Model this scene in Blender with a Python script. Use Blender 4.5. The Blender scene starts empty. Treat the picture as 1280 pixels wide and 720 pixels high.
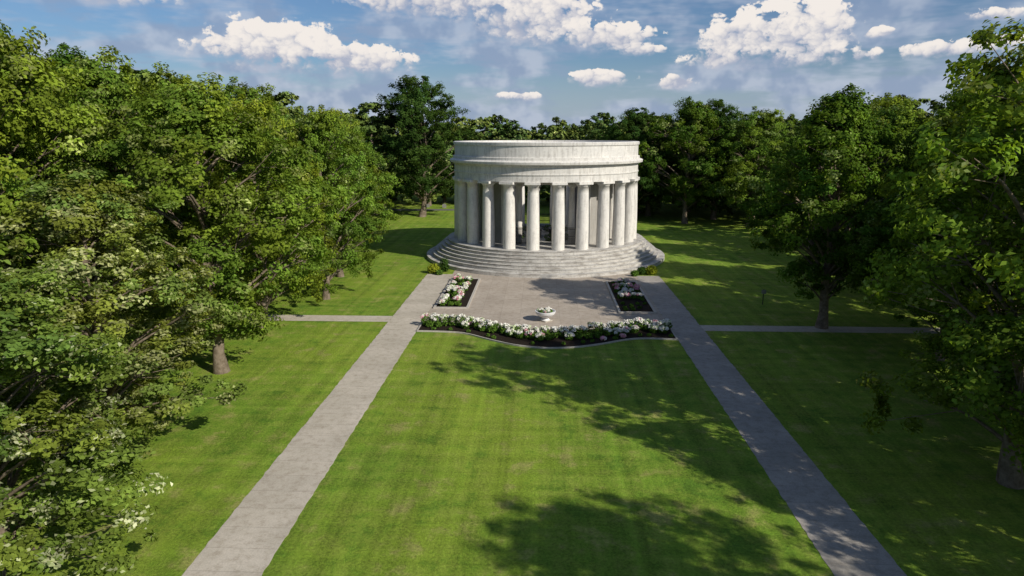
import bpy, math, random
import numpy as np
from mathutils import Vector
R = math.radians
random.seed(7)
scene = bpy.context.scene
scene.view_settings.view_transform = 'Standard'
scene.view_settings.look = 'None'
scene.view_settings.exposure = 0
COL = scene.collection

# ------------------------------------------------------------------ helpers
class NB:
    def __init__(s, nt): s.nt = nt; s.l = nt.links
    def n(s, t, **kw):
        nd = s.nt.nodes.new(t)
        for k, v in kw.items(): setattr(nd, k, v)
        return nd
    def set(s, sock, v):
        if isinstance(v, bpy.types.NodeSocket): s.l.new(v, sock)
        elif v is not None: sock.default_value = v
    def m(s, op, a, b=None, c=None, clamp=False):
        nd = s.n('ShaderNodeMath', operation=op); nd.use_clamp = clamp
        s.set(nd.inputs[0], a); s.set(nd.inputs[1], b)
        if c is not None: s.set(nd.inputs[2], c)
        return nd.outputs[0]
    def v(s, op, a, b=None):
        nd = s.n('ShaderNodeVectorMath', operation=op)
        s.set(nd.inputs[0], a); s.set(nd.inputs[1], b)
        return nd.outputs['Value'] if op in ('DOT_PRODUCT', 'LENGTH') else nd.outputs[0]
    def noise(s, vec, scale, detail=4, rough=0.55, dist=0.0, dim='3D'):
        nd = s.n('ShaderNodeTexNoise', noise_dimensions=dim); s.set(nd.inputs['Vector'], vec)
        nd.inputs['Scale'].default_value = scale; nd.inputs['Detail'].default_value = detail
        nd.inputs['Roughness'].default_value = rough; nd.inputs['Distortion'].default_value = dist
        return nd.outputs['Fac']
    def mix(s, f, a, b, mode='MIX'):
        nd = s.n('ShaderNodeMix', data_type='RGBA', blend_type=mode)
        s.set(nd.inputs[0], f); s.set(nd.inputs[6], a); s.set(nd.inputs[7], b)
        return nd.outputs[2]
    def ss(s, v, a, b, lo=0.0, hi=1.0):
        nd = s.n('ShaderNodeMapRange', interpolation_type='SMOOTHSTEP')
        s.set(nd.inputs[0], v)
        for i, x in enumerate((a, b, lo, hi)): s.set(nd.inputs[i+1], x)
        return nd.outputs[0]
    def mapping(s, vec, scale):
        nd = s.n('ShaderNodeMapping'); s.set(nd.inputs[0], vec)
        nd.inputs['Scale'].default_value = scale
        return nd.outputs[0]
    def bump(s, h, strength=0.3, dist=0.05):
        nd = s.n('ShaderNodeBump'); s.set(nd.inputs['Height'], h)
        nd.inputs['Strength'].default_value = strength; nd.inputs['Distance'].default_value = dist
        return nd.outputs[0]

def new_mat(name, rough=0.8, spec=0.3):
    m = bpy.data.materials.new(name); m.use_nodes = True
    b = NB(m.node_tree); p = m.node_tree.nodes['Principled BSDF']
    p.inputs['Roughness'].default_value = rough
    p.inputs['Specular IOR Level'].default_value = spec
    return m, b, p
def c3(r, g, b_): return (r, g, b_, 1)

# ------------------------------------------------------------------ materials
def mat_lawn():
    m, b, p = new_mat('lawn_grass', 0.9, 0.15)
    tc = b.n('ShaderNodeTexCoord').outputs['Object']
    big = b.noise(tc, 0.07, 4, 0.6, dim='2D')
    mid = b.noise(tc, 0.9, 5, 0.65, dim='2D')
    fine = b.noise(tc, 7, 5, 0.8, dim='2D')
    col = b.mix(b.ss(big, 0.3, 0.7), c3(0.130, 0.225, 0.021), c3(0.195, 0.275, 0.027))
    col = b.mix(b.ss(mid, 0.35, 0.75, 0, 0.55), col, c3(0.235, 0.285, 0.050))
    s1 = b.noise(b.mapping(tc, (1.3, 0.015, 1)), 1.0, 2, 0.7, dim='2D')
    s2 = b.noise(b.mapping(tc, (0.03, 1.0, 1)), 1.0, 3, 0.7, dim='2D')
    s = b.m('ADD', b.m('MULTIPLY', b.m('SUBTRACT', s1, 0.5), 0.8), b.m('MULTIPLY', b.m('SUBTRACT', s2, 0.5), 0.65))
    v = b.m('ADD', b.m('ADD', s, 1.0), b.m('MULTIPLY', b.m('SUBTRACT', fine, 0.5), 1.8))
    pt = b.noise(tc, 0.45, 6, 0.7, dim='2D')
    col = b.mix(b.ss(pt, 0.54, 0.72, 0, 0.7), col, c3(0.29, 0.275, 0.09))
    col = b.mix(b.ss(pt, 0.47, 0.28, 0, 0.6), col, c3(0.070, 0.155, 0.017))
    vv = b.n('ShaderNodeCombineXYZ')
    for i in range(3): b.set(vv.inputs[i], v)
    col = b.mix(1.0, col, vv.outputs[0], 'MULTIPLY')
    b.set(p.inputs['Base Color'], col)
    b.set(p.inputs['Normal'], b.bump(fine, 0.8, 0.08))
    return m

def mat_concrete(name, c1, c2, px, py, ox=0.0, oy=0.0, joint=0.2, jw=0.012):
    m, b, p = new_mat(name, 0.85, 0.25)
    tc = b.n('ShaderNodeTexCoord').outputs['Object']
    sx = b.n('ShaderNodeSeparateXYZ'); b.set(sx.inputs[0], tc)
    big = b.noise(tc, 0.35, 6, 0.65); fine = b.noise(tc, 14, 5, 0.8); mid = b.noise(tc, 2.2, 6, 0.7)
    col = b.mix(b.ss(big, 0.3, 0.7), c1, c2)
    col = b.mix(b.ss(mid, 0.43, 0.72, 0, 0.5), col, c3(c1[0]*0.58, c1[1]*0.53, c1[2]*0.46))
    ix = b.m('FLOOR', b.m('DIVIDE', b.m('SUBTRACT', sx.outputs[0], ox), px))
    iy = b.m('FLOOR', b.m('DIVIDE', b.m('SUBTRACT', sx.outputs[1], oy), py))
    cv = b.n('ShaderNodeCombineXYZ'); b.set(cv.inputs[0], ix); b.set(cv.inputs[1], iy)
    wn = b.n('ShaderNodeTexWhiteNoise', noise_dimensions='3D'); b.set(wn.inputs['Vector'], cv.outputs[0])
    tone = b.m('ADD', b.m('MULTIPLY', wn.outputs['Value'], 0.09), 0.95)
    tone = b.m('MULTIPLY', tone, b.m('ADD', b.m('MULTIPLY', fine, 0.9), 0.55))
    jm = None
    for s_, per, o in ((sx.outputs[0], px, ox), (sx.outputs[1], py, oy)):
        f = b.m('PINGPONG', b.m('SUBTRACT', s_, o), per/2)
        j = b.m('LESS_THAN', f, jw)
        jm = j if jm is None else b.m('MAXIMUM', jm, j)
    tone = b.m('MULTIPLY', tone, b.m('SUBTRACT', 1.0, b.m('MULTIPLY', jm, joint)))
    vv = b.n('ShaderNodeCombineXYZ')
    for i in range(3): b.set(vv.inputs[i], tone)
    col = b.mix(1.0, col, vv.outputs[0], 'MULTIPLY')
    b.set(p.inputs['Base Color'], col)
    b.set(p.inputs['Normal'], b.bump(fine, 0.3, 0.02))
    return m

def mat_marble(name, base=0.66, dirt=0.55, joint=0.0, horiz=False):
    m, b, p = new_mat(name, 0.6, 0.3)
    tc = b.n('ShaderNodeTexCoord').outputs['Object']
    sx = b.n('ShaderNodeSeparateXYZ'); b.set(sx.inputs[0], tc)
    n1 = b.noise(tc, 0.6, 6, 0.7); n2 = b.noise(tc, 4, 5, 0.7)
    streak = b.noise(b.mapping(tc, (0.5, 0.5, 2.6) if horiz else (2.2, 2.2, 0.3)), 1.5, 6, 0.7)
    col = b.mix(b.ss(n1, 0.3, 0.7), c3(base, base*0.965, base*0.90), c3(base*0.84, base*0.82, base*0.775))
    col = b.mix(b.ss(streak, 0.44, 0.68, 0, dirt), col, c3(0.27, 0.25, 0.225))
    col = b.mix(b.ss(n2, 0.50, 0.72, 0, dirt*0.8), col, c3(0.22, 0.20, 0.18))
    if joint:
        ang = b.m('ARCTAN2', sx.outputs[1], sx.outputs[0])
        f = b.m('PINGPONG', b.m('MULTIPLY', ang, 12.3), 0.9)
        jj = b.m('MULTIPLY', b.m('LESS_THAN', f, 0.02), joint)
        col = b.mix(jj, col, c3(0.2, 0.18, 0.16))
    b.set(p.inputs['Base Color'], col)
    b.set(p.inputs['Normal'], b.bump(n2, 0.25, 0.03))
    return m

def mat_simple(name, a, c, scale=3, rough=0.8, spec=0.3, metal=0, bump=0.2):
    m, b, p = new_mat(name, rough, spec)
    tc = b.n('ShaderNodeTexCoord').outputs['Object']
    n = b.noise(tc, scale, 6, 0.7)
    b.set(p.inputs['Base Color'], b.mix(b.ss(n, 0.3, 0.7), a, c))
    b.set(p.inputs['Normal'], b.bump(n, bump, 0.05))
    p.inputs['Metallic'].default_value = metal
    return m

def mat_foliage(name, trans=0.3, var=True):
    m = bpy.data.materials.new(name); m.use_nodes = True
    b = NB(m.node_tree); m.node_tree.nodes.remove(m.node_tree.nodes['Principled BSDF'])
    df = b.n('ShaderNodeBsdfDiffuse')
    at = b.n('ShaderNodeAttribute', attribute_name='col').outputs['Color']
    col = at
    if var:
        oi = b.n('ShaderNodeObjectInfo').outputs['Random']
        tint = b.mix(oi, c3(0.78, 0.88, 0.90), c3(1.22, 1.12, 1.0))
        col = b.mix(1.0, col, tint, 'MULTIPLY')
    b.set(df.inputs[0], col)
    out = m.node_tree.nodes['Material Output'].inputs[0]
    if trans:
        tr = b.n('ShaderNodeBsdfTranslucent')
        b.set(tr.inputs[0], b.mix(1.0, col, c3(1.7, 1.6, 0.6), 'MULTIPLY'))
        mx = b.n('ShaderNodeMixShader'); mx.inputs[0].default_value = trans
        b.l.new(df.outputs[0], mx.inputs[1]); b.l.new(tr.outputs[0], mx.inputs[2])
        b.l.new(mx.outputs[0], out)
    else: b.l.new(df.outputs[0], out)
    return m

M_lawn = mat_lawn()
M_path = mat_concrete('path_concrete', c3(0.41, 0.37, 0.305), c3(0.51, 0.46, 0.39), 50, 1.52, ox=-31, joint=0.25, jw=0.016)
M_pathr = mat_concrete('path_concrete_shaded', c3(0.29, 0.27, 0.24), c3(0.38, 0.35, 0.315), 50, 1.52, ox=-31, joint=0.25, jw=0.016)  # right path: darker copy, dappled tree shade put into the colour
M_plaza = mat_concrete('plaza_concrete', c3(0.355, 0.305, 0.25), c3(0.43, 0.375, 0.315), 1.83, 1.83, joint=0.22, jw=0.018)
M_kerb = mat_simple('kerb_concrete', c3(0.36, 0.33, 0.29), c3(0.48, 0.45, 0.40), 5)
M_mulch = mat_simple('mulch', c3(0.010, 0.008, 0.006), c3(0.035, 0.025, 0.018), 12, 0.95, 0.1, bump=1.0)
M_marble = mat_marble('white_marble', 0.72, 0.45, 0.16)
M_col = mat_marble('column_marble', 0.74, 0.36)
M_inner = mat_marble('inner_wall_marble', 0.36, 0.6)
M_steps = mat_marble('weathered_marble_steps', 0.55, 1.0, 0.3, True)
M_iron = mat_simple('wrought_iron', c3(0.012, 0.013, 0.012), c3(0.03, 0.03, 0.03), 8, 0.5)
M_granite = mat_simple('dark_granite', c3(0.02, 0.02, 0.022), c3(0.05, 0.05, 0.05), 30, 0.3)
M_bark = mat_simple('bark', c3(0.11, 0.085, 0.06), c3(0.24, 0.195, 0.15), 3, 0.9, 0.1, bump=0.9)
M_leaf = mat_foliage('tree_foliage', 0.30)
M_leaf_far = mat_foliage('distant_tree_foliage', 0.0)
M_plant = mat_foliage('garden_foliage', 0.0, False)
M_head = mat_simple('gravestone_granite', c3(0.16, 0.16, 0.16), c3(0.3, 0.29, 0.28), 6)
M_asph = mat_simple('asphalt', c3(0.10, 0.10, 0.10), c3(0.16, 0.155, 0.15), 6)
M_white = mat_simple('white_painted_stone', c3(0.6, 0.6, 0.62), c3(0.75, 0.75, 0.75), 7, 0.5)

# ------------------------------------------------------------------ mesh helpers
def link(o, parent=None):
    COL.objects.link(o)
    if parent: o.parent = parent
    return o
def empty(name, loc=(0, 0, 0)):
    e = bpy.data.objects.new(name, None); e.location = loc; COL.objects.link(e); return e
def mesh_obj(name, verts, faces, mat, parent=None, loc=(0, 0, 0), smooth=False):
    me = bpy.data.meshes.new(name); me.from_pydata([tuple(v) for v in verts], [], faces); me.update()
    if smooth: me.polygons.foreach_set('use_smooth', [True]*len(me.polygons))
    me.materials.append(mat)
    o = bpy.data.objects.new(name, me); o.location = loc
    return link(o, parent)
def quad_mesh(name, V, nq, mats, matidx, cols):
    me = bpy.data.meshes.new(name)
    me.vertices.add(len(V)); me.vertices.foreach_set('co', V.astype(np.float32).ravel())
    F = nq
    me.loops.add(F.size); me.loops.foreach_set('vertex_index', F.astype(np.int32).ravel())
    me.polygons.add(len(F)); me.polygons.foreach_set('loop_start', np.arange(len(F), dtype=np.int32)*4)
    me.polygons.foreach_set('material_index', matidx.astype(np.int32))
    for mt in mats: me.materials.append(mt)
    a = me.attributes.new('col', 'FLOAT_COLOR', 'POINT')
    c = np.ones((len(V), 4), np.float32); c[:, :3] = cols
    a.data.foreach_set('color', c.ravel())
    me.update(calc_edges=True); me.validate()
    return me
def box(name, x0, x1, y0, y1, z0, z1, mat, parent=None, bev=0.0):
    v = [(x, y, z) for z in (z0, z1) for y in (y0, y1) for x in (x0, x1)]
    f = [(0, 2, 3, 1), (4, 5, 7, 6), (0, 1, 5, 4), (1, 3, 7, 5), (3, 2, 6, 7), (2, 0, 4, 6)]
    o = mesh_obj(name, v, f, mat, parent)
    if bev:
        mod = o.modifiers.new('bev', 'BEVEL'); mod.width = bev; mod.segments = 2
    return o
def lathe(name, prof, mat, parent=None, seg=144, a0=0.0, a1=2*math.pi, closed=True, loc=(0, 0, 0), smooth=False):
    full = abs((a1-a0)-2*math.pi) < 1e-6
    n = seg if full else seg+1
    V = []; F = []; k = len(prof)
    for i in range(n):
        a = a0+(a1-a0)*i/seg
        for r, z in prof: V.append((r*math.cos(a), r*math.sin(a), z))
    for i in range(seg):
        j = (i+1) % n
        for q in range(k if closed else k-1):
            q2 = (q+1) % k
            F.append((i*k+q, j*k+q, j*k+q2, i*k+q2))
    if not full and closed:
        F.append(tuple(range(k))); F.append(tuple(reversed(range((n-1)*k, n*k))))
    return mesh_obj(name, V, F, mat, parent, loc, smooth)
def sheet(name, pts, z, mat, parent=None):
    return mesh_obj(name, [(x, y, z) for x, y in pts], [tuple(range(len(pts)))], mat, parent)
def strip(name, x0, x1, y0, y1, z, mat, jit=0.035, n=400):
    V = []; F = []
    L = y1-y0
    for i in range(n+1):
        y = y0+L*i/n
        a = x0+random.uniform(-jit, jit); c = x1+random.uniform(-jit, jit)
        V += [(a, y, -0.05), (a, y, z), (c, y, z), (c, y, -0.05)]
    for i in range(n):
        for q in range(3):
            F.append((i*4+q, i*4+4+q, i*4+5+q, i*4+1+q))
    return mesh_obj(name, V, [tuple(reversed(f)) for f in F], mat)

# ------------------------------------------------------------------ ground, paths
S = 2500
mesh_obj('ground', [(-S, -S, 0), (S, -S, 0), (S, S, 0), (-S, S, 0)], [(0, 1, 2, 3)], M_lawn)
strip('path', -13.6, -10.55, -60, 80.0, 0.012, M_path)
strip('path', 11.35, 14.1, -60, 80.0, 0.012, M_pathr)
mesh_obj('plaza', [(-10.55, 56, .008), (11.35, 56, .008), (11.35, 84, .008), (-10.55, 84, .008)], [(0, 1, 2, 3)], M_plaza)
def cross(x0, x1, y0, y1):
    mesh_obj('side_path', [(x0, y0, .01), (x1, y0, .01), (x1, y1, .01), (x0, y1, .01)], [(0, 1, 2, 3)], M_path)
cross(-34, -13.6, 58.6, 60.6); cross(14.1, 36, 56.9, 58.7)
mesh_obj('road', [(-140, 144, .006), (-6, 150, .006), (-6, 153, .006), (-140, 147.5, .006)], [(0, 1, 2, 3)], M_asph)

# ------------------------------------------------------------------ memorial
BC = (0.6, 94.5, 0)
mem = empty('circular_marble_memorial', BC)
TZ = 2.6
def stepped():
    prof = [(16.4, -0.2), (16.4, 0.42), (15.55, 0.42), (15.55, 0.50)]
    z = 0.5; r = 15.55; n = 6; dz = (TZ-0.5)/n; dr = 0.42
    for i in range(n):
        prof += [(r, z+dz-0.06), (r+0.05, z+dz-0.05), (r+0.05, z+dz)]
        r -= dr; z += dz
        prof.append((r, z))
    prof.append((0.01, z)); return prof
lathe('circular_steps', stepped(), M_steps, mem, closed=False)
def column_profile(h, rb, rt, flare):
    P = []
    n = 10
    for i in range(n+1):
        t = i/n
        P.append((rb+(rt-rb)*t+0.03*math.sin(math.pi*t), h*0.93*t))
    P += [(rt+0.03, h*0.93), (rt+0.03, h*0.937), (rt+flare*0.6, h*0.952), (rt+flare, h*0.966)]
    return P
NC = 24; RC = 11.75; CH = 8.2
cp = column_profile(CH, 0.80, 0.66, 0.24)
colmesh = None
for i in range(NC):
    a = -math.pi/2+(i+0.5)*2*math.pi/NC
    if colmesh is None:
        o = lathe('column', cp, M_col, mem, seg=28, closed=False, smooth=True); colmesh = o.data
        ab = box('capital', -0.92, 0.92, -0.92, 0.92, CH*0.966, CH-0.002, M_col, mem, 0.02); abm = ab.data
    else:
        o = link(bpy.data.objects.new('column', colmesh), mem); ab = link(bpy.data.objects.new('capital', abm), mem)
    for q in (o, ab):
        q.location = (RC*math.cos(a), RC*math.sin(a), TZ); q.rotation_euler = (0, 0, a)
zt = TZ+CH  # 10.8
prof = [(11.15, zt), (12.38, zt), (12.38, zt+0.8), (12.46, zt+0.82), (12.46, zt+0.95), (12.38, zt+0.97), (12.38, zt+1.75),
        (12.55, zt+1.85), (12.55, zt+1.95), (12.95, zt+2.08), (13.0, zt+2.35), (12.85, zt+2.45), (12.55, zt+2.55),
        (12.55, zt+2.85), (12.32, zt+2.9), (12.32, zt+4.25), (12.44, zt+4.3), (12.48, zt+4.62), (12.36, zt+4.7),
        (11.6, zt+4.7), (11.6, zt+4.0), (7.6, zt+3.7), (7.0, zt+3.7), (7.0, zt+3.0), (7.0, zt-0.6), (7.9, zt-0.6), (7.9, zt+0.2), (11.15, zt+0.2)]
lathe('entablature', prof, M_marble, mem, seg=192)
for a0, a1 in ((-55, -8), (8, 62), (118, 172), (188, 235)):
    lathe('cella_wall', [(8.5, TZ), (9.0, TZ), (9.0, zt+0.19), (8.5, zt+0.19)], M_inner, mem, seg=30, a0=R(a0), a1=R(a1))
    for a in (a0, a1):
        lathe('cella_pier', [(8.35, TZ), (9.2, TZ), (9.2, zt+0.195), (8.35, zt+0.195)], M_col, mem, seg=4, a0=R(a-3), a1=R(a+3))
ic = column_profile(7.6, 0.40, 0.34, 0.16)
icm = None
for i in range(20):
    a = (i+0.5)*2*math.pi/20
    if icm is None:
        o = lathe('inner_column', ic, M_col, mem, seg=16, closed=False, smooth=True); icm = o.data
        ab = box('inner_capital', -0.5, 0.5, -0.5, 0.5, 7.6*0.966, 7.598, M_col, mem, 0.02); iam = ab.data
    else:
        o = link(bpy.data.objects.new('inner_column', icm), mem); ab = link(bpy.data.objects.new('inner_capital', iam), mem)
    for q in (o, ab):
        q.location = (7.45*math.cos(a), 7.45*math.sin(a), TZ); q.rotation_euler = (0, 0, a)
V = []; F = []
def addbox(x, y, hx, hy, z0, z1):
    k = len(V)
    for zz in (z0, z1):
        for dx, dy in ((-hx, -hy), (hx, -hy), (hx, hy), (-hx, hy)): V.append((x+dx, y+dy, zz))
    F.extend([(k, k+3, k+2, k+1), (k+4, k+5, k+6, k+7), (k, k+1, k+5, k+4), (k+1, k+2, k+6, k+5), (k+2, k+3, k+7, k+6), (k+3, k, k+4, k+7)])
for sgn in (-1, 1):
    yb = 8.0*sgn
    for i in range(-32, 33):
        x = i*0.15
        addbox(x, yb, 0.032, 0.032, TZ, TZ+2.3+(0.3 if i % 9 == 0 else 0))
    for zr in (0.2, 1.1, 2.0): addbox(0, yb, 4.8, 0.03, TZ+zr, TZ+zr+0.07)
mesh_obj('iron_gate', V, F, M_iron, mem)
for x in (-1.3, 1.3):
    t = box('sarcophagus', x-0.75, x+0.75, -1.4, 1.4, TZ+0.002, TZ+0.9, M_granite, mem, 0.06)
    t = box('sarcophagus_lid', x-0.85, x+0.85, -1.5, 1.5, TZ+0.902, TZ+1.1, M_granite, mem, 0.05)

# ------------------------------------------------------------------ foliage generators
def leaves(C, Rad, N, L, W, rg, up=0.45, rnd=0.7, shell=0.5, bn=None):
    k = len(C); n = k*N
    own = np.repeat(np.arange(k), N)
    d = rg.normal(size=(n, 3)); d /= np.linalg.norm(d, axis=1, keepdims=True)
    r = shell+(1-shell)*rg.random(n)**0.7*1.1
    P = C[own]+d*Rad[own]*r[:, None]
    nrm = d*0.5+np.array([0, 0, up])+rg.normal(size=(n, 3))*rnd*0.6
    if bn is not None: nrm = nrm+bn[own]*0.75
    nrm /= np.linalg.norm(nrm, axis=1, keepdims=True)
    t = rg.normal(size=(n, 3)); t -= nrm*(t*nrm).sum(1, keepdims=True); t /= np.linalg.norm(t, axis=1, keepdims=True)
    bb = np.cross(nrm, t)
    s = rg.uniform(0.7, 1.3, n)[:, None]
    v = np.stack([P-t*L/2*s, P+bb*W/2*s+nrm*W*0.18*s-t*L*0.08, P+t*L/2*s-nrm*L*0.12, P-bb*W/2*s+nrm*W*0.18*s-t*L*0.08], 1)
    return v.reshape(-1, 3), own, P
def tube(p, rad, ns=6):
    p = np.asarray(p, float); m = len(p)
    d = np.gradient(p, axis=0); d /= np.linalg.norm(d, axis=1, keepdims=True)+1e-9
    ref = np.array([1, 0.1, 0]) if abs(d[0][0]) < 0.8 else np.array([0, 1, 0.1])
    V = []
    for i in range(m):
        u = np.cross(d[i], ref); u /= np.linalg.norm(u)+1e-9; w = np.cross(d[i], u)
        for j in range(ns):
            a = 2*math.pi*j/ns
            V.append(p[i]+(u*math.cos(a)+w*math.sin(a))*rad[i])
    F = [(i*ns+j, i*ns+(j+1) % ns, (i+1)*ns+(j+1) % ns, (i+1)*ns+j) for i in range(m-1) for j in range(ns)]
    return np.array(V), np.array(F)

def make_tree(name, seed, H=20, RR=6.5, zb=3.0, nclump=60, nsub=12, nleaf=88, L=0.25, W=0.155, mat=None,
              base=(0.10, 0.155, 0.024), pale=(0.27, 0.31, 0.12), palef=0.12, low=0.45, high=0.65, limbs=True, crad=(1.3, 2.2), flat=0.85, palez=None):
    rg = np.random.default_rng(seed)
    ph = rg.uniform(0, 6.28, 4)
    C = []
    for i in range(nclump):
        t = (i+0.5)/nclump; t = np.clip(t**0.9+rg.normal()*0.04, 0.01, 0.985)
        a = i*2.39996+rg.normal()*0.35
        pr = (t+0.02)**low*(1-t)**high
        tm = low/(low+high); pr /= (tm**low*(1-tm)**high)
        asym = 1+0.18*math.sin(2*a+ph[0]+t*2)+0.14*math.sin(3*a+ph[1]-t*4)
        rr = RR*pr*asym*(rg.uniform(0.72, 1.0) if i % 4 else rg.uniform(0.15, 0.6))
        rr = max(0, rr-0.9)
        C.append((rr*math.cos(a), rr*math.sin(a), zb+0.8+t*(H-zb-1.6)+rg.normal()*0.45))
    C = np.array(C)
    cr = rg.uniform(crad[0], crad[1], nclump)*(RR/6.5)
    own1 = np.repeat(np.arange(nclump), nsub)
    d = rg.normal(size=(len(own1), 3)); d[:, 2] += 0.3; d /= np.linalg.norm(d, axis=1, keepdims=True)
    d[:, 2] *= flat
    out = C[:, :2]/(np.linalg.norm(C[:, :2], axis=1, keepdims=True)+0.5)
    S_ = C[own1]+d*cr[own1][:, None]*rg.uniform(0.5, 1.25, len(own1))[:, None]
    S_[:, :2] += out[own1]*0.3
    S_[:, 2] = np.maximum(S_[:, 2], 0.5)
    sr = rg.uniform(0.32, 0.76, len(own1))[:, None]*np.stack([rg.uniform(.8, 1.25, len(own1)), rg.uniform(.8, 1.25, len(own1)), rg.uniform(.6, 1.15, len(own1))], 1)*(RR/6.5)
    bn = d.copy(); bn[:, :2] += out[own1]*0.6; bn /= np.linalg.norm(bn, axis=1, keepdims=True)
    V, own, P = leaves(S_, sr, nleaf, L, W, rg, shell=0.2, bn=bn, up=0.35)
    n = len(P)
    cb = rg.uniform(0.76, 1.24, nclump)[own1][own]*rg.uniform(0.72, 1.28, len(own1))[own]*rg.uniform(0.65, 1.35, n)
    base = np.array(base); pale = np.array(pale)
    pick = rg.random(len(own1)) < palef
    if palez: pick &= S_[:, 2] < palez
    pc = pick[own]*rg.uniform(0.1, 1, n)*(rg.random(n) < 0.75)+(rg.random(n) < 0.06)*0.5
    pc = np.clip(pc, 0, 1)[:, None]
    hue = rg.uniform(-1, 1, nclump)[own1][own][:, None]*np.array([0.16, 0.03, -0.1])+1
    cols = (base*hue*(1-pc)+pale*pc)*cb[:, None]
    Vs = [V]; Fs = [np.arange(4*n).reshape(-1, 4)]; cs = [np.repeat(cols, 4, 0)]; mi = [np.zeros(n)]
    off = 4*n
    def addt(p, rad, ns):
        nonlocal off
        v, f = tube(p, rad, ns)
        Vs.append(v); Fs.append(f+off); off += len(v); cs.append(np.ones((len(v), 3))*0.1); mi.append(np.ones(len(f)))
    tz = np.linspace(-0.1, H*0.86, 12)
    lean = rg.normal(size=2)*0.35
    tx = lean[0]*np.sin(tz/H*3)+0.12*np.sin(tz*0.9+ph[2]); ty = lean[1]*np.sin(tz/H*3)+0.12*np.cos(tz*0.8+ph[3])
    tr = 0.34*(1-tz/H)**0.8+0.03; tr[0] *= 1.45
    addt(np.stack([tx, ty, tz], 1), tr, 9)
    if limbs:
        for i in range(nclump):
            c = C[i]; rad = math.hypot(c[0], c[1])
            z0 = np.clip(c[2]-rad*0.75-0.5, min(zb*0.55+0.8, 2.2), H*0.8)
            x0 = np.interp(z0, tz, tx); y0 = np.interp(z0, tz, ty)
            t = np.linspace(0, 1, 6)[:, None]
            p = np.array([x0, y0, z0])*(1-t)+c*t; p[:, 2] += (np.sin(t[:, 0]*math.pi)*0.12*rad)
            r0 = 0.05+0.018*rad
            addt(p, np.linspace(r0, 0.02, 6), 5)
            for q in range(3):
                s = S_[i*nsub+q]; t2 = np.linspace(0, 1, 3)[:, None]
                addt(p[3]*(1-t2)+s*t2, np.array([0.035, 0.025, 0.012]), 4)
    return quad_mesh(name, np.concatenate(Vs), np.concatenate(Fs), [mat or M_leaf, M_bark], np.concatenate(mi), np.concatenate(cs))

near = [
    make_tree('maple_a', 11, zb=2.8, base=(0.132, 0.198, 0.027)),
    make_tree('maple_b', 22, RR=6.8, zb=2.0, low=0.33, high=0.52, base=(0.145, 0.212, 0.027)),
    make_tree('silver_maple', 33, RR=6.6, zb=0.9, palef=0.40, nclump=66, base=(0.138, 0.195, 0.042), pale=(0.33, 0.37, 0.20), low=0.22, high=0.5),
    make_tree('maple_c', 44, RR=6.4, zb=3.2, low=0.5, high=0.7, base=(0.085, 0.150, 0.020), palef=0.05),
    make_tree('blossom_maple', 55, RR=6.6, zb=0.8, palef=0.36, nclump=62, base=(0.132, 0.195, 0.038), pale=(0.50, 0.53, 0.38), low=0.2, high=0.5, palez=10),
    make_tree('dark_maple', 66, RR=6.5, zb=2.6, low=0.4, high=0.5, base=(0.045, 0.085, 0.018), pale=(0.08, 0.12, 0.03), palef=0.05),
]
far = [make_tree('far_tree_%d' % i, 100+i, RR=6.8, zb=1.2, nclump=46, nsub=6, nleaf=44, L=0.52, W=0.36, limbs=False, mat=M_leaf_far,
                 base=[(0.110, 0.160, 0.038), (0.090, 0.138, 0.036), (0.130, 0.178, 0.045)][i], palef=0.1, low=0.33, high=0.5,  # bluish tint: distance haze put into the leaf colour
                 crad=(1.4, 2.4)) for i in range(3)]
def tree(kind, x, y, h, w=1.0, name='maple_tree', parent=None, rot=None):
    o = bpy.data.objects.new(name, kind); s = h/20
    o.location = (x, y, 0); o.rotation_euler = (0, 0, rot if rot is not None else random.uniform(0, 6.28))
    o.scale = (s*w, s*w*random.uniform(0.94, 1.06), s)
    return link(o, parent)
A, B_, SV, D_, BL, DK = near
for k, x, y, h, w in ((BL, -20.4, 22.3, 12.0, 1.5), (SV, -23.4, 33.5, 14, 1.4), (A, -22.4, 45.0, 19.5, 1.18), (B_, -24, 56.5, 18.5, 1.0),
                      (B_, -21.8, 67, 18, 1.0), (A, -23.5, 78, 18, 1.0), (B_, -28, 90, 19, 1.0), (A, -30, 103, 19, 1.0),
                      (B_, -33, 29, 20, 1.05), (B_, -33, 41, 22.5, 1), (A, -33, 52, 22, 1), (A, -35, 66, 22, 1.05), (B_, -35, 80, 21.5, 1.05),
                      (D_, -37, 95, 20, 1.1), (B_, -31, 17, 17, 1.1), (A, -42, 38, 25, 1.05), (B_, -43, 51, 24.5, 1.05), (D_, -44, 65, 23.5, 1.1), (SV, -29, 39, 12, 1.3), (SV, -28, 27, 11, 1.5)):
    tree(k, x, y, h, w, 'silver_maple_tree' if k in (SV, BL) else 'maple_tree')
for k, x, y, h, w in ((B_, 22.8, 31, 20.5, 1.12), (D_, 24.5, 58.5, 19.5, 1.12), (D_, 31, 44, 18.0, 1.1), (A, 35, 71, 19, 1.1), (B_, 41, 85, 20, 1.05),
                      (A, 40, 101, 19, 1.05), (B_, 25.0, 8.5, 20, 1.0), (A, 32, 33, 23, 1.1), (A, 35, 56, 20.5, 1.1), (B_, 42, 44, 22, 1.1),
                      (A, 44, 66, 21, 1.1), (D_, 36, 19, 19, 1.0), (B_, 23.5, -8, 18, 1.0), (A, 26.5, 19.5, 14.5, 1.15), (B_, 29, 38, 14.5, 1.3), (D_, 30, 50, 15, 1.25)):
    tree(k, x, y, h, w)
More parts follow.
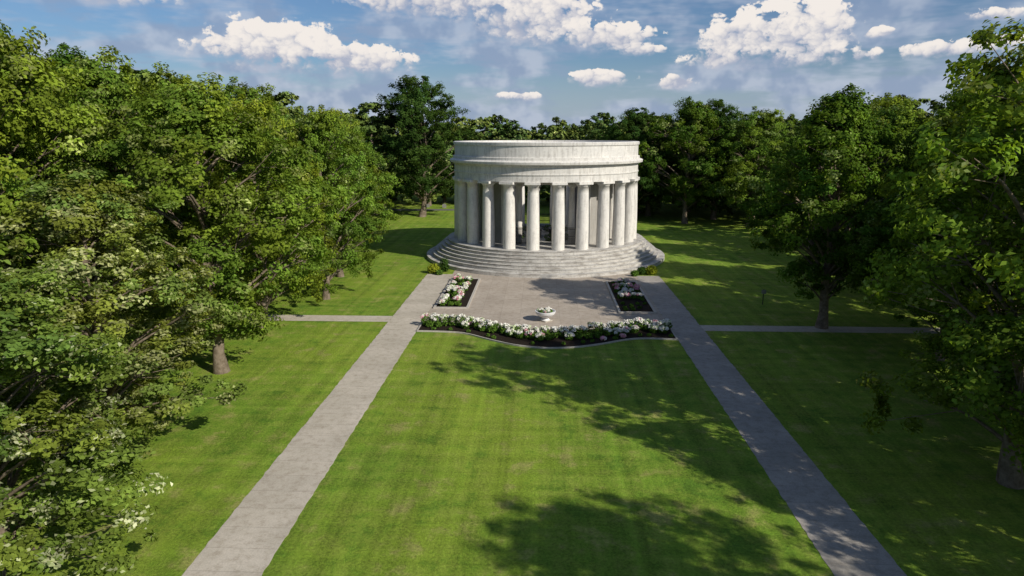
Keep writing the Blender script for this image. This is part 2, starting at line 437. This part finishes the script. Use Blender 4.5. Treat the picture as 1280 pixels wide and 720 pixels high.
tree(DK, -24, 138, 26.5, 1.15); tree(D_, 27, 129, 22, 1.15); tree(B_, 38, 126, 20, 1.15); tree(DK, 18, 135, 20.5, 1.1); tree(DK, 34, 136, 22, 1.1)
woods = empty('distant_woodland')
def scatter(x0, x1, y0, y1, sp, h0, h1, keep=lambda x, y: True):
    y = y0
    while y < y1:
        x = x0
        while x < x1:
            xx = x+random.uniform(-.38, .38)*sp; yy = y+random.uniform(-.38, .38)*sp
            if keep(xx, yy): tree(random.choice(far), xx, yy, random.uniform(h0, h1), random.uniform(1.05, 1.4), 'trees', woods)
            x += sp
        y += sp
scatter(-90, -50, 44, 140, 13, 20, 24.5, lambda x, y: x < -48 and x > -y*0.8-16)
scatter(-46, -36, 106, 140, 10, 19, 21)
scatter(52, 100, 40, 140, 13, 19, 23, lambda x, y: x < y*0.8+16)
scatter(-130, 140, 160, 178, 9.5, 17, 20)
scatter(14, 110, 140, 158, 10, 18, 20.5)
scatter(-110, -36, 138, 158, 12, 19, 22.5)
scatter(-180, 190, 195, 215, 14, 18, 21.5)

# ------------------------------------------------------------------ flower beds
def plant_mesh(name, items, seed):
    rg = np.random.default_rng(seed); Vs = []; cs = []
    for (x, y, z, r, h, kind) in items:
        C = np.array([[x, y, z+h*0.5]]); Rd = np.array([[r, r, h*0.55]])
        g = {'w': (0.08, 0.15, 0.022), 'p': (0.08, 0.15, 0.022), 'r': (0.08, 0.14, 0.02), 'g': (0.08, 0.15, 0.022), 'y': (0.26, 0.30, 0.025), 'd': (0.04, 0.08, 0.015)}[kind]
        nl = int(220*max(1, r/0.4))
        v, own, P = leaves(C, Rd, nl, 0.17, 0.11, rg, shell=0.55)
        Vs.append(v); cs.append(np.repeat(np.array(g)*rg.uniform(0.6, 1.4, nl)[:, None], 4, 0))
        if kind in 'wpr':
            nf = rg.integers(9, 16)
            a = rg.uniform(0, 6.28, nf); q = np.sqrt(rg.random(nf))*r*0.95
            FC = np.stack([x+q*np.cos(a), y+q*np.sin(a), z+h*0.5+h*0.55*np.sqrt(np.clip(1-(q/r)**2, 0, 1))+0.04], 1)
            fr = rg.uniform(0.09, 0.17, nf)[:, None]*np.array([1, 1, 0.8])
            v, own, P = leaves(FC, fr, 40, 0.10, 0.09, rg, shell=0.8)
            wc = np.array((0.84, 0.82, 0.76)); pc = np.array((0.76, 0.38, 0.45)); yc = np.array((0.6, 0.68, 0.42)); rc = np.array((0.55, 0.08, 0.14))
            if kind == 'r': pc = rc
            pick = rg.random(nf); base = np.where(pick[:, None] < {'p': 0.65, 'r': 0.6, 'w': 0.04}[kind], pc, np.where(pick[:, None] > 0.82, yc, wc))
            Vs.append(v); cs.append(np.repeat(base[own]*rg.uniform(0.85, 1.1, len(own))[:, None], 4, 0))
    V = np.concatenate(Vs); c = np.concatenate(cs); n = len(V)//4
    return quad_mesh(name, V, np.arange(4*n).reshape(-1, 4), [M_plant], np.zeros(n), c)

def kerb_loop(name, pts, w, h, parent):
    n = len(pts); P = [Vector((p[0], p[1], 0)) for p in pts]; V = []; F = []
    for i in range(n):
        a = (P[i]-P[i-1]).normalized(); c = (P[(i+1) % n]-P[i]).normalized()
        na = Vector((-a.y, a.x, 0)); nc = Vector((-c.y, c.x, 0)); m = (na+nc); m = m/max(0.3, m.dot(nc))
        q = P[i]+m*w
        V += [(P[i].x, P[i].y, 0), (P[i].x, P[i].y, h), (q.x, q.y, h), (q.x, q.y, 0)]
    for i in range(n):
        j = (i+1) % n
        for k in range(3): F.append((i*4+k, j*4+k, j*4+k+1, i*4+k+1))
    return mesh_obj(name, V, F, M_kerb, parent)

def rect_bed(x0, x1, y0, y1, dens, seed):
    e = empty('flower_bed')
    kerb_loop('kerb', [(x0, y0), (x1, y0), (x1, y1), (x0, y1)], 0.22, 0.15, e)
    sheet('mulch', [(x0+.2, y0+.2), (x1-.2, y0+.2), (x1-.2, y1-.2), (x0+.2, y1-.2)], 0.10, M_mulch, e)
    rg = random.Random(seed); it = []
    y = y0+0.9
    while y < y1-0.6:
        t = (y-y0)/(y1-y0)
        for x in np.arange(x0+0.75, x1-0.5, 0.72):
            if rg.random() < dens(t): it.append((x+rg.uniform(-.15, .15), y+rg.uniform(-.15, .15), 0.1, rg.uniform(.24, .38), rg.uniform(.35, .6), rg.choice('wwwppgg')))
            elif rg.random() < 0.3: it.append((x, y, 0.1, 0.18, 0.2, 'g'))
        y += 0.8
    o = bpy.data.objects.new('flowering_plants', plant_mesh('plants', it, seed)); link(o, e)
rect_bed(-10.3, -6.9, 63.5, 77.2, lambda t: 0.75, 3)
rect_bed(7.4, 10.95, 62.4, 76.3, lambda t: 0.06 if t < 0.4 else 0.55, 4)

bx = np.linspace(-10.5, 11.3, 45)
def front_y(x):
    pts = ([-10.5, -8, -6.3, -4.5, -2, 0.4, 3, 5.5, 7.2, 9, 11.3], [55.6, 55.5, 55.2, 53.6, 51.9, 51.2, 51.6, 52.8, 54.0, 54.3, 54.0])
    return np.interp(x, *pts)
def sm(f, x): return np.mean([f(x+d) for d in np.linspace(-0.9, 0.9, 9)], axis=0)
fy = sm(front_y, bx)
def back_y(x): return 58.6-0.02*(x+10.5)-2.6*math.exp(-((x-0.4)/5.2)**2)
by = np.array([back_y(x) for x in bx])
fb = empty('front_flower_border')
loop = [(bx[i], fy[i]) for i in range(45)]+[(bx[i], by[i]) for i in reversed(range(45))]
kerb_loop('kerb', loop, 0.11, 0.12, fb)
V = []; F = []
for i in range(45): V += [(bx[i], fy[i]+0.1, 0.09), (bx[i], by[i]-0.1, 0.09)]
for i in range(44): F.append((i*2, i*2+2, i*2+3, i*2+1))
mesh_obj('mulch', V, F, M_mulch, fb)
it = []
rg = random.Random(9)
for x in np.arange(-10.0, 11.0, 0.80):
    f0 = float(np.interp(x, bx, fy)); b0 = float(np.interp(x, bx, by)); w = b0-f0
    it.append((x+rg.uniform(-.1, .1), f0+w*0.66+rg.uniform(-.15, .15), .09, rg.uniform(.42, .55), rg.uniform(.65, .9), rg.choice('wwwww')))
    if rg.random() < 0.75: it.append((x+0.4, f0+w*0.46+rg.uniform(-.2, .2), .09, rg.uniform(.3, .45), rg.uniform(.45, .6), rg.choice('wwg')))
    if rg.random() < 0.7: it.append((x+rg.uniform(-.2, .2), f0+w*0.18, .09, rg.uniform(.12, .2), .18, rg.choice('gggp')))
link(bpy.data.objects.new('hydrangeas', plant_mesh('hydrangeas', it, 5)), fb)
its = [(4.5*math.cos(a), 4.5*math.sin(a), TZ, 0.7, 0.9, 'g') for a in np.linspace(0, 6.28, 14)]
link(bpy.data.objects.new('court_planting', plant_mesh('court_planting', its, 15)), mem)

pb = empty('planter_urn', (0.5, 59.6, 0.01))
lathe('bowl', [(0.0, 0.0), (0.42, 0.0), (0.42, 0.10), (0.34, 0.16), (0.28, 0.26), (0.28, 0.32), (0.42, 0.38), (0.68, 0.50), (0.86, 0.68), (0.92, 0.86), (0.92, 0.92), (0.84, 0.92), (0.78, 0.84), (0.0, 0.80)],
      M_white, pb, seg=40, closed=False, smooth=False)
lathe('base', [(0.0, 0.0), (0.65, 0.0), (0.65, 0.08), (0.43, 0.081), (0.0, 0.081)], M_kerb, pb, seg=4, closed=False)
link(bpy.data.objects.new('petunias', plant_mesh('petunias', [(math.cos(i)*0.42, math.sin(i)*0.42, 0.76, 0.24, 0.25, 'w' if i % 2 else 'g') for i in range(6)], 8)), pb)

for x, y, r, h, k in ((-12.9, 80.6, .75, 1.15, 'y'), (-11.7, 81.6, .6, 1.7, 'd'), (-12.1, 79.6, .4, .6, 'g'), (12.2, 80.8, .6, .9, 'd'), (13.3, 80.8, .75, 1.1, 'y'), (11.2, 79.8, .45, .7, 'g')):
    its = [(0, 0, 0, r, h, k), (0.1, 0.05, 0, r*.8, h*.95, k), (0, 0, 0, r*.6, h*.8, k), (-0.1, 0, 0, r*.9, h*.9, k)]
    o = bpy.data.objects.new('clipped_shrub', plant_mesh('shrub', its, int(abs(x)*10))); o.location = (x, y, 0.0); link(o)

def gravestone(x, y, h=1.0, w=0.9):
    n = 10; V = []
    for yy in (-0.12, 0.12):
        V += [(-w/2, yy, 0), (w/2, yy, 0)]+[(w/2*math.cos(a), yy, h*0.75+h*0.25*math.sin(a)) for a in np.linspace(0, math.pi, n)]
    k = n+2
    F = [tuple(range(k)), tuple(reversed(range(k, 2*k)))]+[(i, i+k, (i+1) % k+k, (i+1) % k) for i in range(k)]
    o = mesh_obj('gravestone', V, F, M_head); o.location = (x, y, 0); o.rotation_euler = (0, 0, random.uniform(-.15, .15))
for x, y in ((-26, 156), (-22, 155), (-19, 157)):
    gravestone(x, y, random.uniform(.7, 1.0), random.uniform(.7, 1.0))
sp = empty('sign_post', (22.0, 66.5, 0))
lathe('post', [(0.05, 0), (0.05, 1.5), (0.0, 1.55)], M_iron, sp, seg=8, closed=False)
box('plate', -0.22, 0.22, -0.08, -0.055, 1.1, 1.5, M_head, sp, 0.01)

# ------------------------------------------------------------------ light & sky
sd = Vector((0.80*math.cos(R(33)), -0.60*math.cos(R(33)), math.sin(R(33))))
sl = bpy.data.lights.new('sun', 'SUN'); sl.energy = 5.0; sl.angle = R(0.5); sl.color = (1.0, 0.93, 0.81)
so = bpy.data.objects.new('sun', sl); so.rotation_euler = sd.to_track_quat('Z', 'Y').to_euler(); so.location = (60, -50, 60); COL.objects.link(so)
w = bpy.data.worlds.new('World'); scene.world = w; w.use_nodes = True
b = NB(w.node_tree); bg = w.node_tree.nodes['Background']; bg.inputs['Strength'].default_value = 0.095
sky = b.n('ShaderNodeTexSky', sky_type='NISHITA'); sky.sun_disc = False
sky.sun_elevation = R(33); sky.sun_rotation = math.atan2(0.80, -0.60); sky.air_density = 1.0; sky.dust_density = 1.0; sky.ozone_density = 2.0
tc = b.n('ShaderNodeTexCoord').outputs['Generated']
sx = b.n('ShaderNodeSeparateXYZ'); b.set(sx.inputs[0], tc)
az = b.m('MULTIPLY', b.m('ARCTAN2', sx.outputs[0], sx.outputs[1]), 57.2958)
el = b.m('MULTIPLY', b.m('ARCSINE', sx.outputs[2]), 57.2958)
cv = b.n('ShaderNodeCombineXYZ'); b.set(cv.inputs[0], az); b.set(cv.inputs[1], el)
AE = cv.outputs[0]
P = b.v('MULTIPLY', AE, (1, 1.25, 0))
nA = b.noise(P, 0.36, 3, 0.55, dim='2D')
nB = b.noise(P, 1.0, 6, 0.64, dim='2D')
nC = b.noise(b.v('MULTIPLY', AE, (0.45, 2.0, 0)), 0.22, 4, 0.6, dim='2D')
def puff(scale):
    vor = b.n('ShaderNodeTexVoronoi', feature='F1', voronoi_dimensions='2D')
    warp = b.n('ShaderNodeCombineXYZ'); b.set(warp.inputs[0], nB); b.set(warp.inputs[1], nA)
    b.set(vor.inputs['Vector'], b.v('ADD', P, b.v('MULTIPLY', warp.outputs[0], (1.6, 1.6, 0)))); vor.inputs['Scale'].default_value = scale
    d = vor.outputs['Distance']
    return b.m('SUBTRACT', 0.4, b.m('MULTIPLY', d, d))
bil = b.m('ADD', puff(0.8), b.m('MULTIPLY', puff(2.1), 0.5))
dn = b.m('ADD', b.m('ADD', b.m('MULTIPLY', b.m('SUBTRACT', nA, 0.5), 1.6), b.m('MULTIPLY', b.m('SUBTRACT', nB, 0.5), 1.3)), b.m('MULTIPLY', b.m('SUBTRACT', bil, 0.25), 0.9))
blobs = [(-20.5, 6.2, 6.2, 2.2), (-15, 5.5, 5.0, 1.4), (-0.8, 8.6, 5.6, 2.4), (4.6, 7.3, 4.6, 1.2), (-7.5, 10.4, 9.5, 2.2), (19.4, 7.3, 4.0, 2.7), (15.2, 7.0, 3.2, 2.2), (18.0, 5.4, 7.5, 1.0),
         (10.6, 3.9, 1.5, .7), (4.5, 4.3, 2.8, .8), (7.9, 6.3, 2.2, .5), (31.0, 7.6, 1.8, .5), (24.6, 6.9, 1.2, .45), (-2, 2.9, 2.2, .45), (30, 5.6, 5.0, .7), (-32, 9.4, 5.5, 1.0),
         (52, 8, 8, 2), (-56, 8, 9, 2)]
fs = None; sw = None; sv = None
for cx, cy, rx, ry in blobs:
    q = b.v('MULTIPLY', b.v('SUBTRACT', AE, (cx, cy, 0)), (1/rx, 1/ry, 0))
    f = b.m('SUBTRACT', 1.0, b.v('DOT_PRODUCT', q, q))
    wt = b.m('MAXIMUM', b.m('ADD', f, 0.8), 0.001)
    fs = f if fs is None else b.m('MAXIMUM', fs, f)
    wv = b.m('MULTIPLY', wt, b.v('DOT_PRODUCT', q, (0, 1, 0)))
    sw = wt if sw is None else b.m('ADD', sw, wt); sv = wv if sv is None else b.m('ADD', sv, wv)
hh = b.m('DIVIDE', sv, sw)
dens = b.m('ADD', b.m('MAXIMUM', fs, -2.0), dn)
mask = b.ss(dens, 0.0, b.m('ADD', 0.28, b.m('MULTIPLY', b.ss(hh, 0.3, -0.9), 1.6)))
shade = b.ss(b.m('ADD', b.m('ADD', b.m('MULTIPLY', hh, 1.0), b.m('MULTIPLY', b.m('SUBTRACT', nB, 0.5), 1.2)), b.m('MULTIPLY', b.m('SUBTRACT', bil, 0.3), 1.2)), -0.7, 0.6)
cc = b.mix(shade, c3(4.3, 4.7, 5.9), c3(9.4, 8.8, 8.3))
skyc = b.mix(1.0, sky.outputs[0], c3(0.56, 0.71, 0.90), 'MULTIPLY')
skyc = b.mix(b.ss(el, 6.5, 0.5, 0, 0.6), skyc, c3(4.4, 5.3, 6.6))
soft = b.m('MULTIPLY', b.ss(nC, 0.36, 0.62), b.ss(el, 14.0, 5.0, 0.4, 0.85))
softc = b.mix(b.ss(nA, 0.35, 0.65), c3(3.0, 3.8, 5.4), c3(5.0, 5.6, 6.8))
out = b.mix(soft, skyc, softc)
out = b.mix(mask, out, cc)
b.set(bg.inputs['Color'], out)

# ------------------------------------------------------------------ camera
cam = bpy.data.cameras.new('camera'); cam.lens = 24; cam.sensor_width = 36; cam.clip_end = 6000
co = bpy.data.objects.new('camera', cam); co.location = (0, 0, 16.5)
co.rotation_euler = (R(90-12.75), 0, R(2.42)); COL.objects.link(co); scene.camera = co
